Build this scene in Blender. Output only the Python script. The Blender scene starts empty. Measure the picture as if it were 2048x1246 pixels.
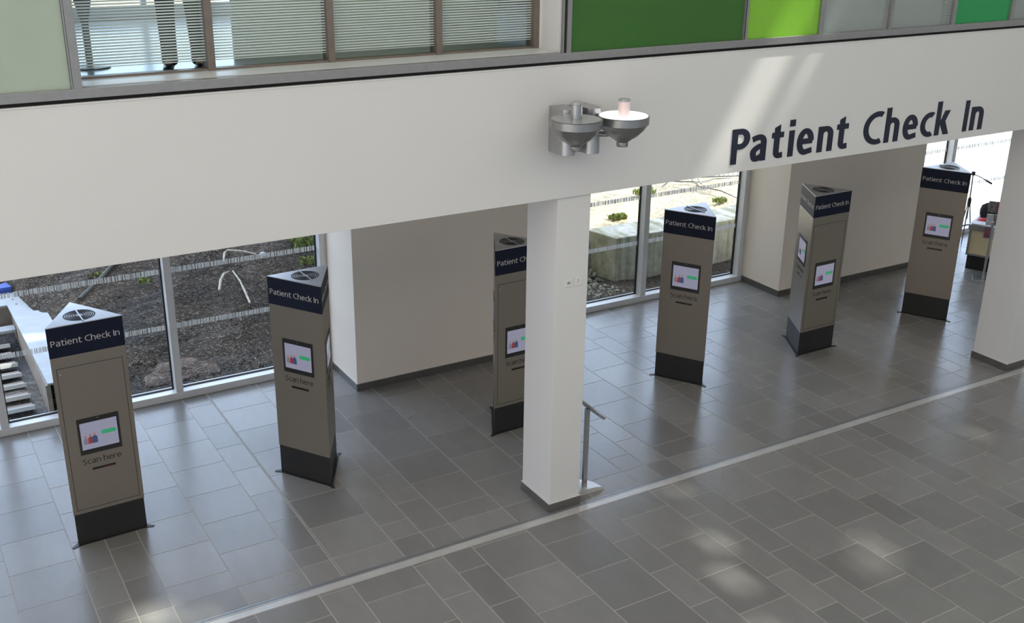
import bpy, bmesh, math, random
from mathutils import Vector, Matrix
random.seed(7)
SC = bpy.context.scene
COL = SC.collection

# ------------------------------------------------------------------ camera
CX, CY, CZ = -6.2912, -8.2924, 6.1048
YAW, PIT, ROL = math.radians(30.8614), math.radians(21.2792), math.radians(-0.7831)
cam_data = bpy.data.cameras.new('camera')
cam_data.sensor_fit = 'HORIZONTAL'
cam_data.sensor_width = 36.0
cam_data.lens = 2193.1655 * 36.0 / 2048.0
cam_data.clip_end = 500
cam = bpy.data.objects.new('camera', cam_data)
COL.objects.link(cam)
fwd = Vector((math.sin(YAW) * math.cos(PIT), math.cos(YAW) * math.cos(PIT), -math.sin(PIT)))
rgt = Vector((math.cos(YAW), -math.sin(YAW), 0))
dwn = fwd.cross(rgt)
Rv = rgt * math.cos(ROL) + dwn * math.sin(ROL)
Dv = rgt * -math.sin(ROL) + dwn * math.cos(ROL)
m = Matrix((Rv, -Dv, -fwd)).transposed().to_4x4()
m.translation = (CX, CY, CZ)
cam.matrix_world = m
SC.camera = cam

# ------------------------------------------------------------------ world, sun, exposure
world = bpy.data.worlds.new('world')
SC.world = world
world.use_nodes = True
wn = world.node_tree.nodes
wl = world.node_tree.links
bg = wn['Background']
bg.inputs['Strength'].default_value = 1.0
tcw = wn.new('ShaderNodeTexCoord')
sepw = wn.new('ShaderNodeSeparateXYZ')
wl.new(tcw.outputs['Generated'], sepw.inputs[0])
rampw = wn.new('ShaderNodeValToRGB')
rampw.color_ramp.elements[0].position = 0.35      # hazy warm sky on the entrance side ...
rampw.color_ramp.elements[0].color = (1.62, 1.46, 1.30, 1)
rampw.color_ramp.elements[1].position = 0.72      # ... clear blue sky over the slope
rampw.color_ramp.elements[1].color = (2.9, 3.35, 4.6, 1)
maw = wn.new('ShaderNodeMath'); maw.operation = 'MULTIPLY_ADD'
maw.inputs[1].default_value = .5; maw.inputs[2].default_value = .5
wl.new(sepw.outputs['Y'], maw.inputs[0])
wl.new(maw.outputs[0], rampw.inputs[0])
wl.new(rampw.outputs['Color'], bg.inputs['Color'])

RX, RY = 0.60, 0.195                      # sun travel per metre of drop: -RX in x, +RY in y
sd = bpy.data.lights.new('sun', 'SUN')
sd.energy = 8.0
sd.angle = math.radians(1.35)
sd.color = (1.0, 0.94, 0.86)
sun = bpy.data.objects.new('sun', sd)
COL.objects.link(sun)
sun.rotation_euler = Vector((-RX, RY, -1.0)).to_track_quat('-Z', 'Y').to_euler()
sun.location = (10, -3, 20)

SC.view_settings.view_transform = 'Standard'
SC.view_settings.look = 'None'
SC.view_settings.gamma = 1.0
SC.view_settings.use_curve_mapping = False
SC.view_settings.exposure = 0.0
SC.cycles.use_denoising = True
SC.cycles.max_bounces = 12
SC.cycles.diffuse_bounces = 7
SC.cycles.glossy_bounces = 5
SC.cycles.transparent_max_bounces = 20
SC.cycles.caustics_reflective = False
SC.cycles.caustics_refractive = False
SC.cycles.sample_clamp_indirect = 6.0

# ------------------------------------------------------------------ materials
def s2l(c):
    return tuple((x / 12.92 if x <= .04045 else ((x + .055) / 1.055) ** 2.4) for x in c)

def rgb(r, g, b):
    return s2l((r / 255., g / 255., b / 255.))

def mat(name, col, rough=.5, metal=0., noise=0., nscale=8., bump=0., bscale=60., emit=None, estr=0., spec=.5, stretch=None):
    m = bpy.data.materials.new(name)
    m.use_nodes = True
    N, L = m.node_tree.nodes, m.node_tree.links
    b = N['Principled BSDF']
    b.inputs['Base Color'].default_value = (*col, 1)
    b.inputs['Roughness'].default_value = rough
    b.inputs['Metallic'].default_value = metal
    b.inputs['Specular IOR Level'].default_value = spec
    tc = N.new('ShaderNodeTexCoord')
    mp = N.new('ShaderNodeMapping')
    L.new(tc.outputs['Object'], mp.inputs[0])
    if stretch:
        mp.inputs['Scale'].default_value = stretch
    if noise > 0:
        nz = N.new('ShaderNodeTexNoise')
        nz.inputs['Scale'].default_value = nscale
        nz.inputs['Detail'].default_value = 5
        L.new(mp.outputs[0], nz.inputs['Vector'])
        r = N.new('ShaderNodeValToRGB')
        r.color_ramp.elements[0].position = .3
        r.color_ramp.elements[1].position = .7
        r.color_ramp.elements[0].color = (*[c * (1 - noise) for c in col], 1)
        r.color_ramp.elements[1].color = (*[min(1, c * (1 + noise)) for c in col], 1)
        L.new(nz.outputs['Fac'], r.inputs[0])
        L.new(r.outputs[0], b.inputs['Base Color'])
    if bump > 0:
        nb = N.new('ShaderNodeTexNoise')
        nb.inputs['Scale'].default_value = bscale
        nb.inputs['Detail'].default_value = 4
        L.new(mp.outputs[0], nb.inputs['Vector'])
        bp = N.new('ShaderNodeBump')
        bp.inputs['Strength'].default_value = bump
        bp.inputs['Distance'].default_value = .01
        L.new(nb.outputs['Fac'], bp.inputs['Height'])
        L.new(bp.outputs[0], b.inputs['Normal'])
    if emit:
        b.inputs['Emission Color'].default_value = (*emit, 1)
        b.inputs['Emission Strength'].default_value = estr
    return m

M = {}
M['wall'] = mat('white_wall_paint', (.70, .69, .675), .7, noise=.012, nscale=1.2, bump=.03, bscale=120)
M['wall_in'] = mat('white_back_wall_paint', (.86, .77, .66), .7, noise=.015, nscale=1.2, bump=.03, bscale=120)
M['skirt'] = mat('dark_grey_skirting_tile', (.105, .098, .092), .35, noise=.15, nscale=6)
M['seal'] = mat('pale_sealant', (.62, .6, .57), .6, noise=.05)
M['alu'] = mat('satin_aluminium', (.34, .33, .32), .40, .65, noise=.05, nscale=20)
M['alu_dull'] = mat('brown_grey_anodised_frame', (.21, .172, .142), .45, .4, noise=.08, nscale=9)
M['frame_white'] = mat('off_white_powder_coated_frame', (.72, .72, .72), .38, .1, noise=.03)
M['black'] = mat('black_rubber_gasket', (.012, .012, .013), .6, noise=.1)
M['darkgap'] = mat('dark_shadow_gap', (.02, .018, .018), .9, noise=.1)
M['steel'] = mat('brushed_silver_steel', (.46, .46, .47), .33, .85, noise=.06, nscale=30, stretch=(1, 1, .05))
M['steel_dark'] = mat('grey_floor_channel', (.30, .31, .32), .35, .6, noise=.08, nscale=20)
M['strip'] = mat('pale_aluminium_floor_strip', (.60, .585, .56), .35, .35, noise=.06, nscale=6)
M['kiosk'] = mat('silver_grey_kiosk_paint', (.245, .215, .178), .36, .45, noise=.02, nscale=3)
M['kiosk_top'] = mat('brushed_kiosk_lid', (.55, .56, .58), .3, .8, noise=.04, nscale=12)
M['navy'] = mat('navy_header_vinyl', (.006, .010, .026), .5, 0, noise=.04, nscale=4, spec=.22)
M['plinth'] = mat('charcoal_plinth', (.024, .024, .024), .45, 0, noise=.06, nscale=5, spec=.3)
M['text_white'] = mat('pale_silver_lettering', (.62, .60, .56), .5, noise=.03)
M['text_dark'] = mat('grey_lettering', (.030, .028, .026), .6, noise=.03, spec=.2)
M['sign_navy'] = mat('dark_navy_sign_lettering', (.010, .013, .030), .42, noise=.05)
M['bezel'] = mat('black_monitor_bezel', (.018, .018, .018), .3, noise=.05)
M['slot'] = mat('dark_scanner_slot', (.012, .010, .010), .25, noise=.05)
M['slotred'] = mat('red_scanner_window', (.10, .012, .012), .2, noise=.05)
M['seam'] = mat('dark_door_seam', (.03, .028, .026), .6, noise=.05)
M['white_plastic'] = mat('white_plastic', (.72, .72, .70), .35, noise=.02)
M['concrete'] = mat('weathered_concrete', (.36, .345, .30), .85, noise=.3, nscale=2.2, bump=.3, bscale=20)
M['stick'] = mat('bleached_branch', (.50, .46, .40), .8, noise=.3, nscale=20)
M['darkstick'] = mat('grey_pipe', (.09, .085, .08), .7, noise=.2, nscale=20)
M['cap'] = mat('blue_white_metal_capping', (.40, .42, .45), .5, .0, noise=.08, nscale=5)
M['plank'] = mat('weathered_brown_board', (.30, .25, .21), .7, noise=.35, nscale=5, stretch=(.4, 6, 1))
M['leaf'] = mat('green_weed_leaf', (.22, .27, .08), .6, noise=.4, nscale=10)
M['blue_plastic'] = mat('blue_plastic_sheet', (.06, .12, .55), .4, noise=.1)
M['upfloor'] = mat('pale_grey_vinyl_floor', (.62, .64, .68), .22, noise=.03)
M['asphalt'] = mat('roof_felt', (.30, .30, .29), .9, noise=.1)
M['fence'] = mat('galvanised_barrier', (.30, .30, .30), .5, .6, noise=.1)
M['cream'] = mat('cream_cabinet_panel', (.78, .66, .42), .4, noise=.03)
M['worktop'] = mat('grey_worktop', (.30, .29, .28), .35, noise=.05)
M['red'] = mat('red_cloth', (.60, .04, .05), .7, noise=.1)
M['paper'] = mat('white_paper', (.75, .75, .78), .6, noise=.12, nscale=14)
M['bag'] = mat('black_bag_fabric', (.012, .012, .014), .8, noise=.2, bump=.3, bscale=40)
M['trouser'] = mat('dark_charcoal_trouser', (.028, .030, .032), .85, noise=.15, bump=.1)
M['shoe'] = mat('black_shoe_leather', (.012, .011, .012), .35, noise=.1)
M['shirt'] = mat('pale_blue_shirt', (.45, .52, .62), .8, noise=.05)
M['skin'] = mat('skin', (.52, .33, .25), .55, noise=.05)
M['hair'] = mat('brown_hair', (.05, .03, .02), .6, noise=.2)
M['wood'] = mat('warm_wood', (.34, .2, .1), .5, noise=.25, nscale=4, stretch=(1, 8, 1))
M['sun_glow_white'] = mat('sunlit_glow_dish', (.9, .88, .86), .5, noise=.01, emit=(1, .97, .94), estr=1.3)  # emission stands in for sunlight falling on the right dish
M['sun_glow_pink'] = mat('pink_sun_glow_post', (.62, .50, .48), .4, .3, noise=.02, emit=(1, .75, .72), estr=.22)  # pink glow put into the post in place of sunlight
M['lamp_lens'] = mat('grey_lamp_lens', (.42, .44, .44), .25, .3, noise=.03)
M['pewter'] = mat('pewter_lamp_housing', (.33, .33, .33), .32, .85, noise=.05, nscale=14)
M['green_dark'] = mat('dark_green_glazed_panel', rgb(58, 104, 40), .18, noise=.04, nscale=.8)
M['green_light'] = mat('lime_green_glazed_panel', rgb(132, 190, 55), .22, noise=.02, nscale=.8)
M['green_em'] = mat('emerald_glazed_panel', rgb(25, 150, 78), .12, noise=.04, nscale=.8)
M['pale_green'] = mat('pale_green_opaque_glass', (.40, .47, .38), .15, noise=.07, nscale=1.2)
M['brick'] = mat('orange_brick', (.55, .22, .12), .8, noise=.2)

def floor_mat():
    m = bpy.data.materials.new('grey_floor_tile')
    m.use_nodes = True
    N, L = m.node_tree.nodes, m.node_tree.links
    b = N['Principled BSDF']
    geo = N.new('ShaderNodeNewGeometry')
    mr = N.new('ShaderNodeMapRange')
    mr.inputs['To Min'].default_value = .84
    mr.inputs['To Max'].default_value = 1.14
    L.new(geo.outputs['Random Per Island'], mr.inputs['Value'])
    tc = N.new('ShaderNodeTexCoord')
    mp = N.new('ShaderNodeMapping')
    mp.inputs['Scale'].default_value = (5, 1.6, 1)
    L.new(tc.outputs['Object'], mp.inputs[0])
    nz = N.new('ShaderNodeTexNoise')
    nz.inputs['Scale'].default_value = 1.6
    nz.inputs['Detail'].default_value = 6
    L.new(mp.outputs[0], nz.inputs['Vector'])
    r = N.new('ShaderNodeValToRGB')
    r.color_ramp.elements[0].position = .3
    r.color_ramp.elements[0].color = (.218, .208, .198, 1)
    r.color_ramp.elements[1].position = .72
    r.color_ramp.elements[1].color = (.240, .230, .219, 1)
    L.new(nz.outputs['Fac'], r.inputs[0])
    mx = N.new('ShaderNodeMix')
    mx.data_type = 'RGBA'
    mx.blend_type = 'MULTIPLY'
    mx.inputs['Factor'].default_value = 1
    L.new(r.outputs[0], mx.inputs['A'])
    L.new(mr.outputs[0], mx.inputs['B'])
    L.new(mx.outputs['Result'], b.inputs['Base Color'])
    rr = N.new('ShaderNodeMapRange')
    rr.inputs['To Min'].default_value = .20
    rr.inputs['To Max'].default_value = .32
    nr = N.new('ShaderNodeTexNoise'); nr.inputs['Scale'].default_value = 1.3; nr.inputs['Detail'].default_value = 2
    L.new(tc.outputs['Object'], nr.inputs['Vector'])
    L.new(nr.outputs['Fac'], rr.inputs['Value'])
    L.new(rr.outputs[0], b.inputs['Roughness'])
    b.inputs['Specular IOR Level'].default_value = .55
    return m
M['tile'] = floor_mat()
M['grout'] = mat('pale_grout', (.46, .43, .39), .8, noise=.1)

def glass_mat(name, tint=(.92, .96, .94), refl=.07):
    m = bpy.data.materials.new(name)
    m.use_nodes = True
    N, L = m.node_tree.nodes, m.node_tree.links
    N.remove(N['Principled BSDF'])
    out = N['Material Output']
    tr = N.new('ShaderNodeBsdfTransparent')
    tr.inputs[0].default_value = (*tint, 1)
    gl = N.new('ShaderNodeBsdfGlossy')
    gl.inputs['Roughness'].default_value = .02
    mx = N.new('ShaderNodeMixShader')
    fr = N.new('ShaderNodeFresnel')
    fr.inputs[0].default_value = 1.3
    geo = N.new('ShaderNodeNewGeometry')
    fb = N.new('ShaderNodeMath'); fb.operation = 'SUBTRACT'; fb.inputs[0].default_value = 1.
    L.new(geo.outputs['Backfacing'], fb.inputs[1])
    fm = N.new('ShaderNodeMath'); fm.operation = 'MULTIPLY'
    L.new(fr.outputs[0], fm.inputs[0]); L.new(fb.outputs[0], fm.inputs[1])
    L.new(fm.outputs[0], mx.inputs[0])
    L.new(tr.outputs[0], mx.inputs[1])
    L.new(gl.outputs[0], mx.inputs[2])
    L.new(mx.outputs[0], out.inputs[0])
    return m
M['glass'] = glass_mat('clear_glass')

def frit_mat(name, pitch, duty, col, zoff=0., tint=(.9, .95, .93), vertical=False, alpha=1.):
    """glass printed with fine lines (object-space z), clear between them"""
    m = bpy.data.materials.new(name)
    m.use_nodes = True
    N, L = m.node_tree.nodes, m.node_tree.links
    b = N['Principled BSDF']
    b.inputs['Base Color'].default_value = (*col, 1)
    b.inputs['Roughness'].default_value = .4
    b.inputs['Transmission Weight'].default_value = 0
    out = N['Material Output']
    tr = N.new('ShaderNodeBsdfTransparent')
    tr.inputs[0].default_value = (*tint, 1)
    trans = N.new('ShaderNodeBsdfTranslucent')
    trans.inputs[0].default_value = (*col, 1)
    mt = N.new('ShaderNodeMixShader')
    mt.inputs[0].default_value = .35
    L.new(b.outputs[0], mt.inputs[1])
    L.new(trans.outputs[0], mt.inputs[2])
    tc = N.new('ShaderNodeTexCoord')
    sp = N.new('ShaderNodeSeparateXYZ')
    L.new(tc.outputs['Object'], sp.inputs[0])
    mx = N.new('ShaderNodeMixShader')
    if not vertical:
        a = N.new('ShaderNodeMath'); a.operation = 'MULTIPLY_ADD'
        a.inputs[1].default_value = 1. / pitch
        a.inputs[2].default_value = 100.
        L.new(sp.outputs['Z'], a.inputs[0])
        f = N.new('ShaderNodeMath'); f.operation = 'FRACT'
        L.new(a.outputs[0], f.inputs[0])
        g = N.new('ShaderNodeMath'); g.operation = 'LESS_THAN'
        g.inputs[1].default_value = duty
        L.new(f.outputs[0], g.inputs[0])
        h = N.new('ShaderNodeMath'); h.operation = 'GREATER_THAN'
        h.inputs[1].default_value = zoff
        L.new(sp.outputs['Z'], h.inputs[0])
        k = N.new('ShaderNodeMath'); k.operation = 'MULTIPLY'
        L.new(g.outputs[0], k.inputs[0]); L.new(h.outputs[0], k.inputs[1])
        fac = k
    else:
        # barcode of vertical strokes of uneven width along x
        a = N.new('ShaderNodeTexNoise')
        a.noise_dimensions = '1D'
        a.inputs['Scale'].default_value = 70.
        a.inputs['Detail'].default_value = 1.5
        L.new(sp.outputs['X'], a.inputs['W'])
        g = N.new('ShaderNodeMath'); g.operation = 'GREATER_THAN'
        g.inputs[1].default_value = 1 - duty
        L.new(a.outputs['Fac'], g.inputs[0])
        fac = g
    al = N.new('ShaderNodeMath'); al.operation = 'MULTIPLY'
    al.inputs[1].default_value = alpha
    L.new(fac.outputs[0], al.inputs[0])
    L.new(al.outputs[0], mx.inputs[0])
    L.new(tr.outputs[0], mx.inputs[1])
    L.new(mt.outputs[0], mx.inputs[2])
    L.new(mx.outputs[0], out.inputs[0])
    return m
M['frit'] = frit_mat('line_fritted_glass', .0215, .55, (.72, .80, .77), zoff=4.80)
M['frit_fine'] = frit_mat('fine_line_fritted_glass', .0125, .60, (.60, .64, .62), zoff=4.72)
M['band'] = frit_mat('barcode_manifestation', 1, .52, (.80, .80, .78), vertical=True, tint=(.98, .98, .98))

def gravel_mat(name, c0, c1, c2, scale=28.):
    m = bpy.data.materials.new(name)
    m.use_nodes = True
    N, L = m.node_tree.nodes, m.node_tree.links
    b = N['Principled BSDF']
    b.inputs['Roughness'].default_value = .9
    tc = N.new('ShaderNodeTexCoord')
    v = N.new('ShaderNodeTexVoronoi')
    v.inputs['Scale'].default_value = scale
    L.new(tc.outputs['Object'], v.inputs['Vector'])
    nz = N.new('ShaderNodeTexNoise')
    nz.inputs['Scale'].default_value = 1.1
    nz.inputs['Detail'].default_value = 6
    L.new(tc.outputs['Object'], nz.inputs['Vector'])
    sp = N.new('ShaderNodeSeparateColor')
    L.new(v.outputs['Color'], sp.inputs[0])
    r = N.new('ShaderNodeValToRGB')
    e = r.color_ramp.elements
    e[0].position = .0; e[0].color = (*c0, 1)
    e[1].position = .78; e[1].color = (*c1, 1)
    e2 = e.new(.97); e2.color = (*c2, 1)
    L.new(sp.outputs[0], r.inputs[0])
    r2 = N.new('ShaderNodeValToRGB')
    r2.color_ramp.elements[0].position = .38
    r2.color_ramp.elements[0].color = (.62, .62, .66, 1)
    r2.color_ramp.elements[1].position = .66
    r2.color_ramp.elements[1].color = (1.25, 1.12, .98, 1)
    L.new(nz.outputs['Fac'], r2.inputs[0])
    mx = N.new('ShaderNodeMix'); mx.data_type = 'RGBA'; mx.blend_type = 'MULTIPLY'
    mx.inputs['Factor'].default_value = 1
    L.new(r.outputs[0], mx.inputs['A']); L.new(r2.outputs[0], mx.inputs['B'])
    L.new(mx.outputs['Result'], b.inputs['Base Color'])
    bp = N.new('ShaderNodeBump')
    bp.inputs['Strength'].default_value = .7
    bp.inputs['Distance'].default_value = .03
    L.new(v.outputs['Distance'], bp.inputs['Height'])
    L.new(bp.outputs[0], b.inputs['Normal'])
    return m
M['gravel'] = gravel_mat('dark_gravel', (.026, .021, .018), (.085, .068, .054), (.20, .18, .16), 40.)
M['gravel_pale'] = gravel_mat('pale_dry_ground', (.34, .30, .22), (.52, .46, .34), (.6, .55, .44), 16)
M['paving'] = mat('pale_concrete_paving', (.72, .70, .66), .8, noise=.06)
M['grit'] = gravel_mat('grey_blue_grit', (.13, .13, .135), (.25, .25, .26), (.4, .4, .41), 60)

def concrete_mat():
    m = bpy.data.materials.new('stained_concrete')
    m.use_nodes = True
    N, L = m.node_tree.nodes, m.node_tree.links
    b = N['Principled BSDF']
    b.inputs['Roughness'].default_value = .9
    tc = N.new('ShaderNodeTexCoord')
    mp = N.new('ShaderNodeMapping')
    mp.inputs['Scale'].default_value = (4.6, 1.2, .22)
    L.new(tc.outputs['Object'], mp.inputs[0])
    n1 = N.new('ShaderNodeTexNoise'); n1.inputs['Scale'].default_value = 1.2; n1.inputs['Detail'].default_value = 4
    L.new(mp.outputs[0], n1.inputs['Vector'])
    r = N.new('ShaderNodeValToRGB')
    e = r.color_ramp.elements
    e[0].position = .36; e[0].color = (.33, .315, .20, 1)
    e[1].position = .62; e[1].color = (.64, .61, .55, 1)
    L.new(n1.outputs['Fac'], r.inputs[0])
    n2 = N.new('ShaderNodeTexNoise'); n2.inputs['Scale'].default_value = 9; n2.inputs['Detail'].default_value = 6
    L.new(tc.outputs['Object'], n2.inputs['Vector'])
    mx = N.new('ShaderNodeMix'); mx.data_type = 'RGBA'; mx.blend_type = 'OVERLAY'
    mx.inputs['Factor'].default_value = .5
    L.new(r.outputs[0], mx.inputs['A']); L.new(n2.outputs['Fac'], mx.inputs['B'])
    L.new(mx.outputs['Result'], b.inputs['Base Color'])
    bp = N.new('ShaderNodeBump'); bp.inputs['Strength'].default_value = .4; bp.inputs['Distance'].default_value = .02
    L.new(n2.outputs['Fac'], bp.inputs['Height']); L.new(bp.outputs[0], b.inputs['Normal'])
    return m
M['stained'] = concrete_mat()

def disp_mat(name, col, estr=.62):
    m = mat(name, tuple(c * .3 for c in col), .15, noise=.02, nscale=3, emit=col, estr=estr * .72)
    return m
M['d_bg'] = disp_mat('display_background', (.34, .34, .46), .8)
M['d_green'] = disp_mat('display_green_arrow', (.05, .42, .20), .7)
M['d_red'] = disp_mat('display_red_clothing', (.35, .05, .04), .7)
M['d_blue'] = disp_mat('display_blue_clothing', (.05, .09, .22), .7)
M['d_grey'] = disp_mat('display_grey_clothing', (.25, .22, .30), .7)
M['d_skin'] = disp_mat('display_skin', (.40, .22, .16), .7)

# ------------------------------------------------------------------ mesh helpers
class MB:
    """collects shapes, links them as ONE mesh object"""
    def __init__(s):
        s.v = []; s.f = []; s.mi = []
    def face(s, idx, mi=0):
        s.f.append(tuple(idx)); s.mi.append(mi)
    def box(s, x0, x1, y0, y1, z0, z1, mi=0, R=None):
        b = len(s.v)
        c = [(x0, y0, z0), (x1, y0, z0), (x1, y1, z0), (x0, y1, z0), (x0, y0, z1), (x1, y0, z1), (x1, y1, z1), (x0, y1, z1)]
        if R is not None:
            c = [tuple(R @ Vector(p)) for p in c]
        s.v += c
        for q in ((3, 2, 1, 0), (4, 5, 6, 7), (0, 1, 5, 4), (1, 2, 6, 5), (2, 3, 7, 6), (3, 0, 4, 7)):
            s.face([b + i for i in q], mi)
        return s
    def prism(s, poly, z0, z1, mi=0, top=True, bottom=True, R=None):
        n = len(poly); b = len(s.v)
        c = [(x, y, z0) for x, y in poly] + [(x, y, z1) for x, y in poly]
        if R is not None:
            c = [tuple(R @ Vector(p)) for p in c]
        s.v += c
        for i in range(n):
            j = (i + 1) % n
            s.face((b + i, b + j, b + n + j, b + n + i), mi)
        if bottom: s.face([b + i for i in reversed(range(n))], mi)
        if top: s.face([b + n + i for i in range(n)], mi)
        return s
    def lathe(s, prof, seg=32, c=(0, 0, 0), mi=0, R=None, cap=True):
        b = len(s.v); n = len(prof)
        for (r, z) in prof:
            for k in range(seg):
                a = 2 * math.pi * k / seg
                p = Vector((r * math.cos(a), r * math.sin(a), z))
                if R is not None: p = R @ p
                s.v.append((p.x + c[0], p.y + c[1], p.z + c[2]))
        for i in range(n - 1):
            for k in range(seg):
                j = (k + 1) % seg
                s.face((b + i * seg + k, b + i * seg + j, b + (i + 1) * seg + j, b + (i + 1) * seg + k), mi)
        if cap:
            s.face([b + k for k in reversed(range(seg))], mi)
            s.face([b + (n - 1) * seg + k for k in range(seg)], mi)
        return s
    def tube(s, pts, r, seg=10, mi=0):
        pts = [Vector(p) for p in pts]
        b = len(s.v)
        rs = r if isinstance(r, (list, tuple)) else [r] * len(pts)
        for i, p in enumerate(pts):
            t = (pts[min(i + 1, len(pts) - 1)] - pts[max(i - 1, 0)]).normalized()
            u = t.orthogonal().normalized() if i == 0 else (u - t * u.dot(t)).normalized()
            w = t.cross(u)
            for k in range(seg):
                a = 2 * math.pi * k / seg
                q = p + u * math.cos(a) * rs[i] + w * math.sin(a) * rs[i]
                s.v.append(tuple(q))
        for i in range(len(pts) - 1):
            for k in range(seg):
                j = (k + 1) % seg
                s.face((b + i * seg + k, b + i * seg + j, b + (i + 1) * seg + j, b + (i + 1) * seg + k), mi)
        s.face([b + k for k in reversed(range(seg))], mi)
        s.face([b + (len(pts) - 1) * seg + k for k in range(seg)], mi)
        return s
    def build(s, name, mats, parent=None, bevel=0., smooth=False, loc=None):
        me = bpy.data.meshes.new(name)
        me.from_pydata(s.v, [], s.f)
        if not isinstance(mats, (list, tuple)): mats = [mats]
        for q in mats: me.materials.append(q)
        me.polygons.foreach_set('material_index', s.mi)
        if smooth:
            me.polygons.foreach_set('use_smooth', [True] * len(s.f))
        me.update()
        o = bpy.data.objects.new(name, me)
        COL.objects.link(o)
        if parent is not None: o.parent = parent
        if loc: o.location = loc
        if bevel > 0:
            md = o.modifiers.new('bevel', 'BEVEL'); md.width = bevel; md.segments = 2
            md.limit_method = 'ANGLE'; md.angle_limit = math.radians(40)
        if smooth:
            md = o.modifiers.new('split', 'EDGE_SPLIT'); md.split_angle = math.radians(35)
        return o

def struct(o):
    o['kind'] = 'structure'
    return o

def tag(o, label, cat, group=None, kind=None):
    o['label'] = label; o['category'] = cat
    if group: o['group'] = group
    if kind: o['kind'] = kind
    return o

def thing(name, label, cat, loc=(0, 0, 0), rz=0., group=None):
    o = bpy.data.objects.new(name, None)
    o.empty_display_size = .1
    COL.objects.link(o)
    o.location = loc; o.rotation_euler = (0, 0, rz)
    return tag(o, label, cat, group)

def children(o):
    return [c for c in bpy.data.objects if c.parent == o]

def copy_tree(o, parent=None):
    kids = children(o)
    c = o.copy(); COL.objects.link(c)
    c.parent = parent
    for k in kids: copy_tree(k, c)
    return c

def _arc(cx, cy, rx, ry, a0, a1, n=14):
    return [(cx + rx * math.cos(math.radians(a0 + (a1 - a0) * k / n)), cy + ry * math.sin(math.radians(a0 + (a1 - a0) * k / n))) for k in range(n + 1)]

def _spline(P, n=7):
    out = []
    Q = [P[0]] + P + [P[-1]]
    for i in range(1, len(Q) - 2):
        p0, p1, p2, p3 = Q[i - 1], Q[i], Q[i + 1], Q[i + 2]
        for k in range(n):
            t = k / n
            out.append(tuple(.5 * (2 * p1[c] + (p2[c] - p0[c]) * t + (2 * p0[c] - 5 * p1[c] + 4 * p2[c] - p3[c]) * t * t + (3 * p1[c] - p0[c] - 3 * p2[c] + p3[c]) * t ** 3) for c in (0, 1)))
    out.append(P[-1])
    return out

def letter(ch, w, K=1.0, C=.8):
    """humanist sans letter: strokes (centre lines) and polygons; cap height 1; K widens the letter, C thins horizontals;
    returns strokes, polys, advance width"""
    h = w / 2; v = h * C; X = .765; A = 1.075
    S, P = [], []
    if ch == 'P':
        W = .46 * K + h; yb = .41 + v; ry = (1 - v - yb) / 2; rx = min(ry * 1.1, (W - w) * .7)
        S = [[(h, 0), (h, 1)], [(h, 1 - v), (W - h - rx, 1 - v)] + _arc(W - h - rx, yb + ry, rx, ry, 90, -90) + [(h, yb)]]
    elif ch == 'I':
        W = w; S = [[(h, 0), (h, 1)]]
    elif ch == 'i':
        W = w; S = [[(h, 0), (h, X)]]; P = [[(-.004, A - w * .9), (w + .004, A - w * .9), (w + .004, A), (-.004, A)]]
    elif ch == 't':
        c = .10 * K + h; r = .12; W = c + .27 * K
        S = [[(c, .80), (c, r + v)] + _arc(c + r, r + v, r, r, 180, 270, 8) + [(W, v + .012)], [(0, X - v), (W, X - v)]]
        P = [[(c - h, X - .01), (c + h, X - .01), (c + h, .98), (c - h, .90)]]
    elif ch == 'C':
        W = .64 * K; rx = .50 * K
        S = [[(W, 1 - v - .03)] + _arc(rx, .5, rx - h, .51 - v, 76, 284, 26) + [(W, v + .03)]]
    elif ch == 'c':
        W = .43 * K; rx = .35 * K
        S = [[(W, X - v - .02)] + _arc(rx, X / 2, rx - h, X / 2 + .01 - v, 78, 282, 22) + [(W, v + .02)]]
    elif ch == 'e':
        W = .55 * K; cy = X / 2 + .01
        S = [_arc(W / 2, X / 2, W / 2 - h, X / 2 + .01 - v, 2, 282, 30) + [(W - .045, v + .035)], [(h, cy), (W - h * .5, cy)]]
    elif ch in 'nhr':
        top = A if ch == 'h' else X
        W = {'n': .53, 'h': .53, 'r': .34}[ch] * K
        S = [[(h, 0), (h, top)]]
        if ch == 'r':
            S.append([(h, X - .26)] + _arc(h + .20, X - .26, .20, .26 - v * .9, 180, 95, 8) + [(W, X - v * .85)])
        else:
            rr = (W - w) / 2
            S.append([(h, X - .25)] + _arc(h + rr, X - .25, rr, .25 - v, 180, 0, 16) + [(W - h, 0)])
    elif ch == 'a':
        W = .49 * K; r = .15
        yb = .45 - v * .3
        S = [[(.05, X - v - .045), (.15 * K, X - v - .008), (W / 2, X - v + .006)] + _arc(W - h - r, X - v - r, r, r + .004, 84, 0, 8) + [(W - h, 0)],
             _spline([(W - h, yb), (.25 * K, yb - .01), (h + .015, .33 - v * .2), (h, .19), (.10 + h * .6, v + .006), (.24 * K, v + .004), (W - h, .15 + v * .3)])]
    elif ch == 'k':
        W = .51 * K; S = [[(h, 0), (h, A)]]
        q = w * 1.18
        P = [[(w * .9, .375), (W - q - .01, X), (W - .01, X), (w * .9 + q * .9, .375)],
             [(w * .9, .40), (w * .9 + q * .95, .47), (W + .03, 0), (W + .03 - q, 0)]]
    elif ch == 'S':
        W = .50 * K
        S = [_spline([(W - .05, 1 - v - .04), (.28, 1 - v + .01), (h + .01, .76), (.25, .52), (W - h, .27), (.22, v - .01), (.02, v + .05)])]
    else:
        W = .30
    return S, P, W

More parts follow.
